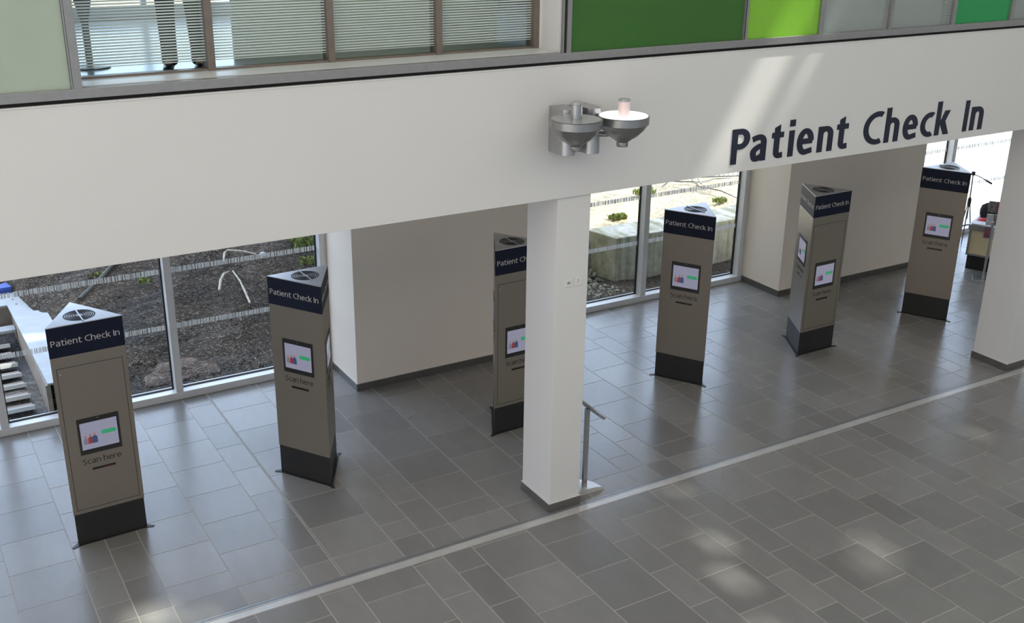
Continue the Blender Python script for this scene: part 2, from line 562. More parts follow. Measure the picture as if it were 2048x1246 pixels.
def letter_mesh(mb, ch, w, T, K=1.0, C=.8):
    """adds one letter; T maps (x, y, front?, lift) to a point"""
    S, P, W = letter(ch, w, K, C)
    h = w / 2
    lift = [0]
    def solid(L, Rr):
        n = len(L); b = len(mb.v)
        for q in (True, False):
            for p in L: mb.v.append(T(p[0], p[1], q, lift[0]))
            for p in Rr: mb.v.append(T(p[0], p[1], q, lift[0]))
        F = 0; B = 2 * n; lift[0] += 1
        for i in range(n - 1):
            mb.face((b + i, b + n + i, b + n + i + 1, b + i + 1))
            mb.face((b + B + i + 1, b + B + n + i + 1, b + B + n + i, b + B + i))
            mb.face((b + i + 1, b + B + i + 1, b + B + i, b + i))
            mb.face((b + n + i, b + B + n + i, b + B + n + i + 1, b + n + i + 1))
        for i in (0, n - 1):
            q = (b + i, b + n + i, b + B + n + i, b + B + i)
            mb.face(q if i else q[::-1])
    for st in S:
        pts = [st[0]]
        for p in st[1:]:
            if math.hypot(p[0] - pts[-1][0], p[1] - pts[-1][1]) > .004: pts.append(p)
        L, Rr = [], []
        for i, p in enumerate(pts):
            d1 = (p[0] - pts[i - 1][0], p[1] - pts[i - 1][1]) if i else None
            d2 = (pts[i + 1][0] - p[0], pts[i + 1][1] - p[1]) if i < len(pts) - 1 else None
            d1 = d1 or d2; d2 = d2 or d1
            a = Vector(d1).normalized(); c = Vector(d2).normalized()
            m_ = (a + c).normalized(); k = 1 / max(.5, m_.dot(a))
            nx, ny = -m_.y * h * k, m_.x * h * k * C
            L.append((p[0] + nx, p[1] + ny)); Rr.append((p[0] - nx, p[1] - ny))
        solid(L, Rr)
    for q in P:
        # quadrilateral: p0 p1 | p3 p2
        solid([q[0], q[1]], [q[3], q[2]])
    return W

def text_mesh(name, txt, x0, x1, z0, zh, depth, matl, parent, y=0., w=.12, R=None, C=.9):
    """lettering in the XZ plane facing -Y; x0..x1 extents, baseline z0, cap height zh"""
    tot = 0; pos = []; K = 1.0
    gap = .075 + (.2 - w) * .35
    if len(txt) == 1 and txt not in 'Ii':            # widen the letter, not its strokes
        for _ in range(12): K *= ((x1 - x0) / zh) / letter(txt, w, K, C)[2]
    for i, ch in enumerate(txt):
        if ch == ' ':
            tot += .27; pos.append(None); continue
        pos.append(tot); tot += letter(ch, w, K, C)[2] + (gap if i < len(txt) - 1 else 0)
    sx = (x1 - x0) / tot
    mb = MB()
    for ch, p in zip(txt, pos):
        if p is None: continue
        def T(gx, gy, front, lf, p=p):
            q = Vector((x0 + (p + gx) * sx, y - depth - lf * .00025 if front else y, z0 + gy * zh))
            return tuple(R @ q) if R is not None else tuple(q)
        letter_mesh(mb, ch, w, T, K, C)
    return mb.build(name, matl, parent)

# ------------------------------------------------------------------ FLOOR (individual tiles over a grout bed)
def build_floor():
    mb = MB()
    XA, XB, YA, YB = -13.0, 15.0, -12.9, 4.60
    b = len(mb.v)
    mb.box(XA, XB, YA, YB, -.25, -.0015, 0)
    F, H = .590, .302
    # strip boundaries: F H H F F H repeating
    seq = ['F', 'H', 'H', 'F', 'F', 'H']
    starts = []
    x = -5.872
    def run(x, n, xs):
        for k in range(n):
            for s_ in seq:
                w = F if s_ == 'F' else H
                xs.append((x, x + w, len(xs)))
                x += w
        return x
    strips = []
    # exact anchors measured in the place: -5.87, -3.15, -0.30, +2.40
    anchors = [(-5.872, -3.155), (-3.135, -.28), (-.28, 2.47), (2.47, 5.22)]
    period = 2.74
    xs = -5.872
    while xs > XA: xs -= period
    per = []
    while xs < -5.9:
        per.append((xs, xs + period)); xs += period
    per += anchors
    xs = 5.22
    while xs < XB:
        per.append((xs, xs + period)); xs += period
    tot = sum(F if q == 'F' else H for q in seq)
    g = .0045
    def tile(x0, x1, y0, y1):
        x0 = max(x0, XA); x1 = min(x1, XB); y0 = max(y0, YA); y1 = min(y1, YB)
        if x1 - x0 < .02 or y1 - y0 < .02: return
        i = len(mb.v)
        mb.v += [(x0 + g, y0 + g, 0), (x1 - g, y0 + g, 0), (x1 - g, y1 - g, 0), (x0 + g, y1 - g, 0)]
        mb.face((i, i + 1, i + 2, i + 3), 1)
    T = .602
    for (a, bb) in per:
        x = a; k = (bb - a) / tot
        if (a, bb) in anchors[:2]: k = (bb - a - .0) / tot
        for i, q in enumerate(seq):
            w = (F if q == 'F' else H) * k
            ph = (i % 2) * T / 2
            # behind the floor strip: border row then full rows
            tile(x, x + w, 0.003, .322)
            y = .322 - (T - ph if ph else 0)
            while y < YB:
                tile(x, x + w, max(y, .322), y + T); y += T
            # in front of it
            if i == 5 and (a, bb) == anchors[0]: w += .02
            y = -1.095 + ph
            while y > YA: y -= T
            while y < -.155:
                tile(x, x + w, y, min(y + T, -.153)); y += T
            x += w
    return struct(mb.build('floor', [M['grout'], M['tile']]))
build_floor()

# flush floor strip: pale aluminium band and grey channel behind it
st = MB(); st.box(-13, 15, -.150, -.066, -.01, .004)
st.box(-13, 15, -.064, -.058, -.01, .007)
struct(st.build('trim_1', M['strip']))
st = MB(); st.box(-13, 15, -.056, -.001, -.01, .0025)
st.box(-13, 15, -.030, -.024, .0025, .0045)
struct(st.build('trim_2', M['steel_dark']))
# expansion joints across the tiles
for k, xj in enumerate((-3.145,)):
    st = MB(); st.box(xj - .009, xj + .009, .005, 4.55, -.005, .0008)
    st.box(xj - .004, xj + .004, .01, 4.55, .0008, .0012, 1)
    struct(st.build('trim_%d' % (3 + k), [M['grout'], M['skirt']]))

# ------------------------------------------------------------------ FASCIA, SLAB, COLUMNS, BACK WALLS
H1, H2 = 3.389, 4.622
mb = MB(); mb.box(-13, 15, -.03, .25, H1, H2)
mb.box(-13, 15, -.036, -.03, H2 - .014, H2)
struct(mb.build('wall_front', M['wall'], bevel=.003))
mb = MB(); mb.box(-13, 15, .25, 4.78, H1, H1 + .15)
struct(mb.build('ceiling', M['wall']))
mb = MB(); mb.box(-13, 15, .25, 4.78, H1 + .15, 4.60)
struct(mb.build('trim_5', M['wall']))
mb = MB(); mb.box(-4.9, 14.9, .36, 4.72, 4.601, 4.66)
struct(mb.build('floor', M['upfloor']))

def skirting(name, segs, h=.10, t=.012):
    """segs: list of (x0,x1,y0,y1) footprints; a tile skirting with thin pale top seal"""
    mb = MB()
    for (x0, x1, y0, y1) in segs:
        mb.box(x0, x1, y0, y1, 0, h, 0)
        mb.box(x0, x1, y0, y1, h, h + .006, 1)
    return struct(mb.build(name, [M['skirt'], M['seal']]))

def column(n, x):
    mb = MB(); mb.box(x, x + .372, 0, .54, 0, H1)
    struct(mb.build('column' if n else 'column', M['wall'], bevel=.004))
    t = .012
    skirting('baseboard_column', [(x - t, x, -t, .54 + t), (x, x + .372, -t, 0), (x + .372, x + .372 + t, -t, .54 + t), (x, x + .372, .54, .54 + t)])
column(0, -.853)
column(1, 6.520)

def block(x0, x1):
    mb = MB(); mb.box(x0, x1, 3.685, 4.78, 0, H1)
    struct(mb.build('wall_back', M['wall_in'], bevel=.004))
    t = .012
    skirting('baseboard_back', [(x0, x1, 3.685 - t, 3.685), (x0 - t, x0, 3.685 - t, 4.54), (x1, x1 + t, 3.685 - t, 4.54)])
block(-1.432, 1.72)
block(5.824, 8.88)

# ------------------------------------------------------------------ GROUND FLOOR WINDOWS
def low_window(n, x0, x1, mull):
    mb = MB()
    mb.box(x0, x1, 4.545, 4.76, 0, .095)                    # sill
    mb.box(x0, x1, 4.56, 4.76, H1 - .08, H1)                # head
    for (a, b) in mull:
        mb.box(a, b, 4.555, 4.72, .095, H1 - .08)
    w = struct(mb.build('window_%d' % n, M['frame_white'], bevel=.004))
    g = MB()
    for (a, b) in mull:
        for q in (a - .018, b):
            g.box(q, q + .018, 4.68, 4.71, .095, H1 - .08)
    g.box(x0, x1, 4.68, 4.71, .095, .108)
    g.build('gasket', M['black'], w)
    ed = [x0] + [v for ab in mull for v in ab] + [x1]
    ed = sorted(ed)
    for i in range(0, len(ed) - 1, 2):
        pa, pb = ed[i], ed[i + 1]
        if pb - pa < .3: continue
        MB().box(pa, pb, 4.690, 4.698, .1, H1 - .08).build('pane', M['glass'], w)
        for z in (.905, 1.635):
            MB().box(pa + .01, pb - .01, 4.684, 4.686, z, z + .066).build('manifestation_band', M['band'], w)
low_window(1, -13, -1.432, [(-11.64, -11.55), (-9.60, -9.51), (-7.56, -7.47), (-5.545, -5.455), (-3.51, -3.42), (-1.525, -1.432)])
low_window(2, 1.72, 5.824, [(1.72, 1.81), (3.735, 3.83), (5.73, 5.824)])
low_window(3, 8.88, 15, [(8.88, 8.97), (10.72, 10.82), (12.8, 12.9)])

# ------------------------------------------------------------------ UPPER STOREY FACADE
ZR = 4.722
mb = MB(); mb.box(-13, 15, -.055, .02, 4.652, ZR)
struct(mb.build('trim_6', M['alu'], bevel=.003))
mb = MB(); mb.box(-13, 15, -.012, .2, H2, 4.652)
struct(mb.build('trim_7', M['darkgap']))
mb = MB(); mb.box(-4.96, -.87, .02, .30, 4.66, 4.728)
struct(mb.build('trim_8', M['frame_white']))
# white return beside the recess
mb = MB(); mb.box(-.90, -.872, -.02, .42, ZR, 7.4)
mb.box(-.92, -.90, .28, .34, ZR, 7.4)
struct(mb.build('wall_recess', M['wall']))
# recessed window with lined glass
mb = MB()
mb.box(-4.96, -.90, .30, .38, 4.728, 4.745)
for xm in (-4.905, -3.90, -2.91, -1.925, -.945):
    mb.box(xm - .028, xm + .028, .285, .42, 4.728, 7.4)
    mb.box(xm + .028, xm + .040, .32, .36, 4.745, 7.4)
w4 = struct(mb.build('window_4', M['alu_dull'], bevel=.002))
for a, b in ((-4.865, -3.928), (-3.872, -2.938), (-2.882, -1.953), (-1.897, -.973)):
    MB().box(a, b, .338, .346, 4.745, 7.38).build('pane', M['frit'], w4)
# flush panels
panels = [(-13.0, -5.00, 'pale_green'), (-.79, 1.217, 'green_dark'), (1.263, 2.223, 'green_light'), (2.287, 3.232, 'frit_fine'),
          (3.293, 4.233, 'frit_fine'), (4.300, 5.232, 'green_em'), (5.300, 6.24, 'frit_fine'), (6.30, 7.24, 'green_light'), (7.30, 15, 'green_dark')]
for k, (a, b, mm) in enumerate(panels):
    mb = MB()
    mb.box(a - .052, a - .006, -.055, .05, ZR, 7.4)
    mb.box(b + .002, b + .012, -.055, .05, ZR, 7.4)
    mb.box(a, b, -.055, .05, 7.34, 7.4)
    mb.box(a - .006, a, -.02, .03, ZR, 7.4, 1)
    mb.box(b, b + .002, -.02, .03, ZR, 7.4, 1)
    w = struct(mb.build('window_%d' % (5 + k), [M['alu'], M['black']]))
    MB().box(a, b, -.030, -.022, ZR, 7.34).build('pane', M[mm], w)
# post at each side of the recess, black gap beside it
mb = MB(); mb.box(-.885, -.872, -.055, .02, ZR, 7.4); mb.box(-.872, -.845, -.02, .0, ZR, 7.4, 1)
mb.box(-4.985, -4.925, -.055, .05, ZR, 7.4)
struct(mb.build('trim_9', [M['alu'], M['black']]))
# backing behind the flush lined panes: pale blinds inside the room
for (a, b) in ((2.25, 4.26), (5.27, 6.27)):
    mb = MB(); mb.box(a, b, .12, .14, 4.66, 7.4)
    struct(mb.build('wall_partition', M['wall']))
# upper room: rear window line, ceiling, roof
mb = MB(); mb.box(-13, 15, -.05, 4.95, 7.4, 7.65)
struct(mb.build('ceiling', M['wall']))
mb = MB(); mb.box(-13, -5.0, .1, 4.78, 4.66, 7.4)
struct(mb.build('wall_left', M['wall']))
mb = MB(); mb.box(-.3, 15, 4.6, 4.78, 4.66, 7.4)
struct(mb.build('wall_rear', M['wall']))
mb = MB(); mb.box(-4.98, -.3, 4.60, 4.68, 4.66, 4.80)
for xm in (-4.95, -3.4, -1.85, -.33): mb.box(xm - .03, xm + .03, 4.60, 4.68, 4.8, 7.4)
w20 = struct(mb.build('window_20', M['frame_white']))
MB().box(-4.95, -.33, 4.636, 4.644, 4.8, 7.4).build('pane', M['glass'], w20)
mb = MB(); mb.box(-3.42, -.80, 1.25, 1.31, 4.66, 7.4)
struct(mb.build('wall_screen', M['wall_in']))

# ------------------------------------------------------------------ ATRIUM SHELL (unseen roof holed for sun patches, far glazing mostly walled off)
ZT = 12.0
def to_roof(x, y, z=0.): return (x + (ZT - z) * RX, y - (ZT - z) * RY)
sun_holes = [(5.95, 6.40, -1.76, -1.38), (6.66, 6.80, -1.60, -1.42)]
for (x, y, w, h) in ((1.32, -2.35, .07, .42), (1.50, -2.25, .07, .55), (1.68, -2.15, .07, .50), (.30, -1.30, .12, .34), (.05, -1.85, .14, .42), (.62, -.32, .12, .14),
                     (-4.85, .25, .34, .34), (-4.45, .05, .16, .2), (4.6, -1.0, .10, .28), (-.2, -2.6, .10, .3)):
    a, b = to_roof(x, y)
    sun_holes.append((a - w / 2, a + w / 2, b - h / 2, b + h / 2))
big = [(-12.5, 14.5, -12.6, -6.6), (-12.5, -3.2, -6.6, -1.4)]      # long rooflights
def roof_with_holes():
    xs = sorted({-13., 15.} | {v for h in sun_holes + big for v in h[:2]})
    ys = sorted({-13.2, .3} | {v for h in sun_holes + big for v in h[2:]})
    mb = MB()
    for i in range(len(xs) - 1):
        for j in range(len(ys) - 1):
            cx, cy = (xs[i] + xs[i + 1]) / 2, (ys[j] + ys[j + 1]) / 2
            if any(h[0] < cx < h[1] and h[2] < cy < h[3] for h in sun_holes + big): continue
            mb.box(xs[i], xs[i + 1], ys[j], ys[j + 1], ZT, ZT + .04)
    return struct(mb.build('ceiling', M['wall']))
roof_with_holes()
for k, h in enumerate(sun_holes + big):
    struct(MB().box(h[0] - .05, h[1] + .05, h[2] - .05, h[3] + .05, ZT + .045, ZT + .055).build('window_%d' % (30 + k), M['glass']))  # panes over the added sun openings and the long rooflights
mb = MB(); mb.box(-13, 15, .1, .3, 7.65, ZT)
struct(mb.build('wall_upper', M['wall']))
mb = MB(); mb.box(15, 15.2, -13.2, 4.8, 0, ZT)
struct(mb.build('wall_right', M['wall']))
mb = MB()
for i in range(11): mb.box(-13 + i * 2.8 - .04, -13 + i * 2.8 + .04, -13.1, -12.95, 0, ZT)
for z in (0, 3.0, 6.0, 9.0, ZT - .1): mb.box(-13, 15, -13.08, -12.97, z, z + .08)
struct(mb.build('window_21', M['alu']))
struct(MB().box(-13, 15, -13.3, -13.1, 0, 10.0).build('wall_near', M['wall']))  # unseen wall added behind the glazing to dim the fascia
mb = MB()
for i in range(7): mb.box(-13.1, -12.95, -13 + i * 2.15 - .04, -13 + i * 2.15 + .04, 0, ZT)
struct(mb.build('window_22', M['alu']))
mb = MB(); mb.box(-13.1, -13.0, .1, 4.8, 0, ZT - 4.3)
struct(mb.build('wall_left', M['wall']))

# ------------------------------------------------------------------ OUTSIDE
struct(MB().box(-60, 60, -60, 4.6, -.45, -.30).build('ground', M['concrete']))
def terrain():
    mb = MB()
    nx, ny = 150, 90
    X0, X1, Y0, Y1 = -14., 20., 4.75, 16.
    def hgt(x, y):
        # slope rising from the building on the left, flat shelf held by the concrete wall on the right
        t = max(0., (y - 5.6) / 3.6)
        left = min(1.25, .95 * t)
        if x < -4.9: left *= .0 if y < 8.4 else min(1., (y - 8.4) / 2)
        n = .05 * math.sin(x * 2.1 + y * 1.3) + .04 * math.sin(x * 4.7 - y * 3.1) + random.uniform(-.018, .018)
        if x > 3.1:
            shelf = .70 if (y > 6.1) else -.02
            k = min(1., max(0., (x - 3.1) / .7))
            if x > 9.4: shelf *= max(0., 1 - (x - 9.4) / .4)
            return left * (1 - k) + shelf * k + n * (.35 if y < 6.1 else .8)
        return left + n * (min(1, max(0, (y - 5.0)))) - .02
    for j in range(ny + 1):
        yy = Y0 + (Y1 - Y0) * (j / ny) ** 1.3
        for i in range(nx + 1):
            xx = X0 + (X1 - X0) * i / nx
            mb.v.append((xx, yy, hgt(xx, yy)))
    for j in range(ny):
        for i in range(nx):
            a = j * (nx + 1) + i
            xc = X0 + (X1 - X0) * (i + .5) / nx
            yc = Y0 + (Y1 - Y0) * ((j + .5) / ny) ** 1.3
            k = 3 if xc > 9.5 else 1 if (xc > 3.2 and yc > 5.9) else (2 if (xc < -4.85 and yc < 8.2) else 0)
            mb.face((a, a + 1, a + nx + 2, a + nx + 1), k)
    return struct(mb.build('ground', [M['gravel'], M['gravel_pale'], M['grit'], M['paving']]))
terrain()
struct(MB().box(-60, 9.5, 16, 60, -.3, .6).build('ground', M['gravel_pale']))
struct(MB().box(20, 60, 4.6, 60, -.3, -.02).build('ground', M['paving']))
# unseen block added outside to cast shade over the left slope
struct(MB().box(.55, 1.65, 4.8, 12.0, 0, 11.5).build('wall_shade_block', M['concrete']))
# loose stones
def stones(name, batches, mats, label):
    mb = MB()
    for mi, (n, xr, yr, zf, smin, smax) in enumerate(batches):
        for _ in range(n):
            x = random.uniform(*xr); y = random.uniform(*yr); s_ = random.uniform(smin, smax)
            z = zf(x, y)
            b = len(mb.v)
            ph = random.uniform(0, 6.28)
            for k in range(5):
                a = ph + k * 1.2566; r = s_ * random.uniform(.6, 1)
                mb.v.append((x + r * math.cos(a), y + r * math.sin(a), z - s_ * .3))
            for k in range(5):
                a = ph + k * 1.2566 + .3; r = s_ * random.uniform(.35, .7)
                mb.v.append((x + r * math.cos(a), y + r * math.sin(a), z + s_ * random.uniform(.3, .7)))
            for k in range(5):
                j = (k + 1) % 5
                mb.face((b + k, b + j, b + 5 + j, b + 5 + k), mi)
            mb.face([b + 5 + k for k in range(5)], mi)
    return tag(mb.build(name, mats), label, 'stones', kind='stuff')
def zslope(x, y): return min(1.25, .95 * max(0., (y - 5.6) / 3.6))
stones('loose_stones', [(3400, (-4.4, .4), (5.0, 9.6), zslope, .006, .026), (140, (-4.4, .4), (5.0, 9.6), zslope, .006, .020)],
       [mat('grey_stone', (.10, .085, .072), .9, noise=.5, nscale=2), mat('pale_stone', (.5, .48, .45), .9, noise=.3, nscale=2)], 'loose dark grey stones and pale chips scattered over the shaded slope outside the left windows')
stones('rubble', [(420, (2.9, 3.78), (5.0, 7.4), lambda x, y: .0 + max(0, y - 5.6) * .26, .02, .06)], [mat('rubble_stone', (.3, .29, .24), .9, noise=.5, nscale=5)], 'grey rubble heaped against the left end of the concrete wall')
# sandy patch
def mound(name, x, y, rx, ry, h, m, label, cat, z0):
    mb = MB(); n = 28; rings = 7
    mb.v.append((x, y, z0 + h))
    for r in range(1, rings + 1):
        t = r / rings
        for k in range(n):
            a = 6.2832 * k / n
            w = 1 + .18 * math.sin(3 * a + x) + .1 * math.sin(7 * a)
            mb.v.append((x + rx * t * w * math.cos(a), y + ry * t * w * math.sin(a), z0 + h * (1 - t * t) + random.uniform(-.012, .012) - (.1 if r == rings else 0) + (y + ry * t * math.sin(a) - y) * .2))
    for k in range(n): mb.face((0, 1 + k, 1 + (k + 1) % n))
    for r in range(rings - 1):
        for k in range(n):
            j = (k + 1) % n; a = 1 + r * n
            mb.face((a + k, a + n + k, a + n + j, a + j))
    return tag(mb.build(name, m, smooth=True), label, cat)
mound('sand_heap', -3.25, 5.34, .55, .30, .03, gravel_mat('pinkish_sand', (.13, .10, .08), (.22, .17, .14), (.34, .3, .26), 30), 'low heap of pinkish sandy soil just outside the left windows', 'soil', .02)

# branches lying on the slope
def branch(name, pts, r, m, label, cat='branch'):
    return tag(MB().tube(pts, r, 8).build(name, m, smooth=True), label, cat)
branch('fallen_branch', [(-2.19, 7.06, .43), (-2.09, 7.30, .50), (-2.0, 7.43, .54), (-1.90, 7.49, .54)], [.020, .022, .02, .014], M['stick'], 'short forked grey branch on the dark slope, left of the long straight one')
branch('fallen_branch', [(-1.85, 7.47, .55), (-1.83, 7.19, .47), (-1.85, 6.90, .39), (-1.87, 6.63, .31)], [.012, .014, .018, .016], M['stick'], 'long straight pale branch lying down the dark slope outside')
branch('fallen_branch', [(-1.9, 7.75, .62), (-1.81, 7.99, .68), (-1.74, 8.04, .70), (-1.55, 7.96, .68), (-1.36, 7.83, .64)], [.014, .018, .018, .016, .012], M['stick'], 'bent pale branch highest on the dark slope outside')
branch('old_pipe', [(-4.1, 7.36, .53), (-3.86, 7.65, .59), (-3.68, 7.85, .64), (-3.45, 8.15, .72), (-3.2, 8.5, .80)], [.035, .035, .035, .03, .03], M['darkstick'], 'dark grey pipe half buried on the slope behind the first kiosk', 'pipe')
tag(MB().lathe([(.02, -.03), (.05, -.02), (.06, .02), (.04, .05), (.015, .06)], 9, (-1.27, 7.76, .62)).build('white_rock', M['cap']), 'white rock at the tip of the bent branch on the slope', 'rock')

def weed(x, y, z, n, h, label, group=None):
    mb = MB()
    for _ in range(n):
        a = random.uniform(0, 6.28); l = random.uniform(.5, 1) * h; w = .010
        bx, by = x + random.uniform(-h, h) * 1.5, y + random.uniform(-h, h) * .9
        tx, ty, tz = bx + math.cos(a) * l * .6, by + math.sin(a) * l * .6, z + l * .7
        b = len(mb.v)
        px, py = -math.sin(a) * w, math.cos(a) * w
        mb.v += [(bx - px, by - py, z - .03), (bx + px, by + py, z - .03), ((bx + tx) / 2 + px * 2, (by + ty) / 2 + py * 2, z + l * .5), (tx, ty, tz), ((bx + tx) / 2 - px * 2, (by + ty) / 2 - py * 2, z + l * .5)]
        mb.face((b, b + 1, b + 2, b + 3, b + 4))
    tag(mb.build('weed_tuft', M['leaf']), label, 'weed', group)
weed(-.45, 7.95, .64, 90, .20, 'green weed tuft at the top right corner of the left windows outside')
weed(-.60, 7.45, .52, 80, .12, 'small weed tuft just below the larger one, by the left window edge')
weed(-3.75, 7.95, .64, 30, .08, 'bright green weed high on the slope above the first kiosk')
weed(-3.13, 7.64, .56, 24, .07, 'faint weed on the slope, left of the window post')
weed(4.70, 6.55, .73, 110, .10, 'yellow green weed behind the left end of the concrete wall')
weed(6.1, 7.65, .73, 110, .12, 'green weed farther back on the sunlit ground beyond the window post')
weed(7.0, 6.55, .73, 80, .08, 'yellow green weed at the right end behind the concrete wall')
weed(5.6, 5.3, .03, 40, .08, 'low weed at the foot of the concrete wall beside the kiosk')

# concrete retaining wall on the right
cw = MB()
cw.prism([(3.95, 5.55), (9.6, 5.40), (9.6, 6.12), (3.80, 6.22)], -.1, .735)
tag(cw.build('concrete_wall', M['stained'], bevel=.015), 'low stained concrete retaining wall outside the right window', 'wall')
# steel sheet barrier on the bright ground
b = thing('crowd_barrier', 'metal crowd barrier standing on the sunlit ground beyond the concrete wall', 'barrier', (8.0, 7.75, .74), math.radians(-22))
mb = MB(); mb.tube([(-.65, 0, .06), (-.65, 0, 1.05), (.65, 0, 1.05), (.65, 0, .06), (-.65, 0, .06)], .017, 8)
mb.build('frame', M['fence'], b)
mb = MB()
for k in range(13): mb.tube([(-.57 + k * .095, 0, .06), (-.57 + k * .095, 0, 1.05)], .006, 6)
mb.build('bars', M['fence'], b)
for s_ in (-1, 1): MB().tube([(.45 * s_, -.28, 0), (.45 * s_, 0, .07), (.45 * s_, .28, 0)], .014, 8).build('foot', M['fence'], b)
branch('dead_branch', [(6.64, 7.81, .75), (6.95, 7.98, .79), (7.13, 7.83, .78), (7.42, 7.80, .76)], [.008, .014, .014, .008], M['darkstick'], 'thin dark branch lying on the sunlit ground before the barrier')
branch('dead_branch', [(7.25, 7.55, .75), (7.36, 6.95, .78), (7.36, 6.5, .75)], [.008, .012, .008], M['darkstick'], 'dark branch nearer the concrete wall, below the barrier foot')

# left: blue-white metal capping around a sunken board walk
cp = thing('metal_capping', 'blue white metal capping on a low wall outside the leftmost window', 'capping', (-4.7, 6.6, 0))
MB().prism([(-.245, -1.75), (.205, -1.75), (.13, 1.80), (-4.2, 1.80), (-4.2, 1.30), (-.30, 1.30)], .40, .425).build('cap_plate', M['cap'], cp)
mb = MB(); mb.box(-.27, -.215, -1.75, 1.35, 0, .40); mb.box(.10, .16, -1.75, 1.75, 0, .40); mb.box(-4.2, -.25, 1.31, 1.36, 0, .40)
mb.build('low_wall', M['plank'], cp)
MB().box(-4.2, -.28, .82, 1.02, .18, .22).build('cross_plate', M['cap'], cp)
for (a, c) in ((-.2, 1.5), (-.05, 1.45), (.07, 1.4), (-.18, 1.28), (-.03, 1.2), (.1, 1.15), (0, .9)):
    MB().lathe([(.012, .425), (.012, .431)], 10, (a, c, 0)).build('bolt', M['darkstick'], cp)
for k in range(7):
    y = 5.02 + k * .365
    bd = thing('board_step', ['step board nearest the window inside the metal capping', 'second step board from the window inside the metal capping', 'third step board from the window inside the metal capping', 'fourth step board from the window inside the metal capping', 'fifth step board from the window inside the metal capping', 'sixth step board from the window inside the metal capping', 'farthest step board from the window inside the metal capping'][k], 'step', (-5.11, y, 0), 0, 'step boards inside the capping')
    R_ = Matrix.Rotation(math.radians(-14), 4, 'X')
    MB().box(-3.4, 0, .02, .30, .06, .085, R=R_).build('tread', M['plank'], bd)
    MB().box(-3.4, .01, -.012, .022, .05, .10, R=R_).build('nosing', M['frame_white'], bd)
tag(MB().prism([(-5.25, 8.45), (-4.85, 8.48), (-4.9, 8.72), (-5.1, 8.60), (-5.3, 8.68)], .36, .50).build('plastic_sheet', M['blue_plastic'], bevel=.01), 'crumpled blue plastic sheet behind the far end of the metal capping', 'plastic')

# far background seen through the upper window
hedge = MB()
def leafball(mb, x, y, z, r, n):
    for _ in range(n):
        d = Vector((random.gauss(0, 1), random.gauss(0, 1), random.gauss(0, 1))).normalized() * r * random.uniform(.5, 1)
        t = Vector((random.gauss(0, 1), random.gauss(0, 1), random.gauss(0, 1))).normalized() * .07
        u = t.orthogonal().normalized() * .04
        p = Vector((x, y, z)) + d
        b_ = len(mb.v)
        mb.v += [tuple(p - t), tuple(p + u), tuple(p + t), tuple(p - u)]
        mb.face((b_, b_ + 1, b_ + 2, b_ + 3))
for k in range(6): leafball(hedge, -2.2 + k * .8, 15.5 + .3 * math.sin(k), 1.7 + .2 * math.cos(k * 2), .75, 420)
tag(hedge.build('hedge', M['leaf']), 'leafy green shrubs far outside, seen through the upper left window', 'shrub', kind='stuff')

